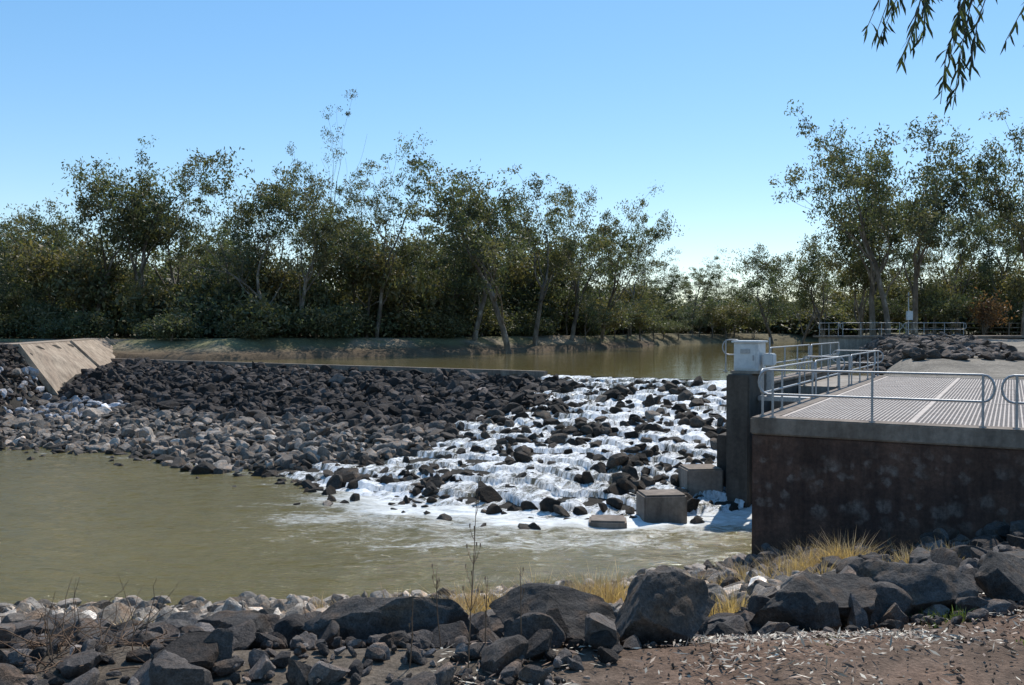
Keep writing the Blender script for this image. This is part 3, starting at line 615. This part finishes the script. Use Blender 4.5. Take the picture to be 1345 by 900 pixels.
for (tx,d,n,sp,h) in [(-155,10.5,10,.35,1.1),(-110,11,8,.4,1.),(-40,11.2,14,.5,1.3),(15,11.4,16,.6,1.4),(60,11.8,12,.5,1.2),(120,13.0,15,.6,1.4),(150,13.0,12,.5,1.3),(200,14,8,.6,1.1),(280,13.0,10,.5,1.),(340,12.0,9,.6,1.),(385,13.8,9,.4,1.3),(425,14,16,.3,1.6),(440,15.5,6,.4,1.2),(375,10.5,7,.6,.9),(545,11.0,9,.3,1.1),(560,13,8,.4,1.1),(430,12,6,.6,.8),(330,15.5,8,.5,1.),(-480,9.5,5,.4,.7),(-250,13.5,8,.8,.7),(-60,9.8,6,.3,.9),(240,8.6,8,.3,.8),(290,8.8,7,.3,.9),(-620,13,5,.6,.6),(120,7.8,4,.2,.6),(480,8.0,5,.3,.6)]:
    for k in range(n): cs.append((tx/1165*d+r.normal(0,sp*.6),d+r.normal(0,sp*.5),h*r.uniform(.45,1.1)))
obj('dry_grass',tuft_arr(cs,r,.38,85,.12))
cs=[(568/1165*6.6+r.normal(0,.12),6.6+r.normal(0,.1),r.uniform(.25,.45)) for _ in range(9)]+[(r.uniform(1,4),r.uniform(5,6.5),.2) for _ in range(14)]
me=tuft_arr(cs,r,.22,60,.2,(.10,.13,.04)); obj('green_weeds',me)
b=NB('dry_stem_mat'); n=b.noise(30,3); b.base(b.ramp(n,[(.3,(.10,.06,.04)),(.7,(.2,.13,.08))])); b.rough(.9); M_stem=b.m
def weed(x,y,h,seed,br=7):
    rr=np.random.default_rng(seed); z=float(height(x,y,False)); lst=[]; p=[np.array([x,y,z-.05])]; d=np.array([rr.normal(0,.05),rr.normal(0,.05),1.])
    for i in range(8): d+=rr.normal(0,.03,3)*np.array([1,1,0]); p.append(p[-1]+d/np.linalg.norm(d)*h/8)
    lst.append((p,np.linspace(.0045,.0015,9),5))
    for k in range(br):
        i=rr.integers(3,8); a=rr.uniform(0,6.28); L=h*rr.uniform(.05,.13); e=p[i]+np.array([math.cos(a)*L*.4,math.sin(a)*L*.4,L]); lst.append(([p[i],(p[i]+e)/2+np.array([0,0,-.01]),e],np.array([.0022,.0018,.001]),4))
        lst.append(([e,e+np.array([0,0,.01]),e+np.array([0,0,.02])],.0035,5))
    tubes('dry_weed_stem',lst,M_stem)
weed(-.23,4.6,1.0,1,10); weed(-.15,4.9,.5,2,4); weed(-.55,4.7,.45,3,4); weed(.05,5.0,.5,4,4); weed(-1.5,6.5,.4,5,5); weed(.35,6.6,.4,6,3); weed(-.4,5.0,.5,9,5); weed(-2.55,8.5,.55,10,7)
lst=[]; rr=np.random.default_rng(21)
for (cx,cy) in [(-2.6,5.0),(-2.2,5.1),(-2.9,5.6),(-2.4,4.7)]:
    z=float(height(cx,cy,False))
    for k in range(30):
        p=[np.array([cx+rr.normal(0,.08),cy+rr.normal(0,.08),z])]; a=rr.uniform(0,6.28); d=np.array([math.cos(a)*.9,math.sin(a)*.9,rr.uniform(.2,.8)])
        for i in range(6): d=d+rr.normal(0,.45,3)+np.array([0,0,-.12]); p.append(p[-1]+d/np.linalg.norm(d)*.07)
        lst.append((p,np.linspace(.004,.0012,7),4))
tubes('dead_twig_bush',lst,M_stem)
n=42000; x=r.uniform(-.4,7,n); y=r.uniform(3.2,9,n); k=(fbm(x*1.3,y*1.3,3)+r.normal(0,.09,n)>.40)&(y<np.interp(x,[-.5,1,3,5,7],[5.4,6.9,8.2,8.7,9]))&(r.random(n)<.30+.70*ss(y-np.interp(x,DX,DY),-1.6,-.3))
x,y=x[k],y[k]; n=len(x); z=height(x,y,True)+.012+r.uniform(0,.03,n); Cn=np.stack([x,y,z],-1)
a=r.normal(size=(n,3)); a[:,2]*=.25; a/=np.linalg.norm(a,axis=1)[:,None]; b_=np.cross(a,np.array([0,0,1.])+r.normal(0,.5,(n,3))); b_/=np.linalg.norm(b_,axis=1)[:,None]
l=(.02+.09*r.random(n)**2)[:,None]; w=r.uniform(.005,.018,n)[:,None]
V=np.stack([Cn-a*l*.5,Cn+b_*w*.5,Cn+a*l*.5,Cn-b_*w*.5],1).reshape(-1,3)
cc=np.where(r.random((n,1))<.5,np.array([[.42,.37,.29]]),np.array([[.17,.11,.075]]))*np.exp(r.normal(0,.35,(n,1)))
obj('leaf_litter',mesh_arr('leaf_litter',V,np.arange(4*n).reshape(-1,4),np.repeat(cc,4,axis=0),[M_litter]))

# ------------------------------------------------------------ light, sky, camera
AZ=math.radians(24); EL=math.radians(50)
w=bpy.data.worlds.new('World'); sc.world=w; w.use_nodes=True; nt=w.node_tree; bg=nt.nodes['Background']
sky=nt.nodes.new('ShaderNodeTexSky'); sky.sky_type='NISHITA'; sky.sun_disc=False; sky.sun_elevation=EL; sky.sun_rotation=AZ; sky.air_density=1.0; sky.dust_density=.1; sky.ozone_density=2.5
gm=nt.nodes.new('ShaderNodeGamma'); gm.inputs['Gamma'].default_value=.66
hs=nt.nodes.new('ShaderNodeHueSaturation'); hs.inputs['Saturation'].default_value=1.52; hs.inputs['Value'].default_value=1.95
nt.links.new(sky.outputs[0],gm.inputs['Color']); nt.links.new(gm.outputs[0],hs.inputs['Color']); nt.links.new(hs.outputs[0],bg.inputs[0]); bg.inputs[1].default_value=.15
sd=Vector((math.sin(AZ)*math.cos(EL),math.cos(AZ)*math.cos(EL),math.sin(EL)))
L=bpy.data.lights.new('sun','SUN'); L.energy=5.0; L.angle=math.radians(.5); L.color=(1,.95,.87); lo_=bpy.data.objects.new('sun',L); link(lo_); lo_.rotation_euler=sd.to_track_quat('Z','Y').to_euler(); lo_.location=(0,0,60)
cam=bpy.data.cameras.new('camera'); co=bpy.data.objects.new('camera',cam); link(co); co.location=(0,0,CAMH); co.rotation_euler=(math.radians(90-.885),0,0)
cam.sensor_width=36; cam.lens=36*1165/1345; cam.clip_end=12000; cam.clip_start=.05; sc.camera=co
sc.view_settings.view_transform='Standard'; sc.view_settings.look='None'; sc.view_settings.exposure=0
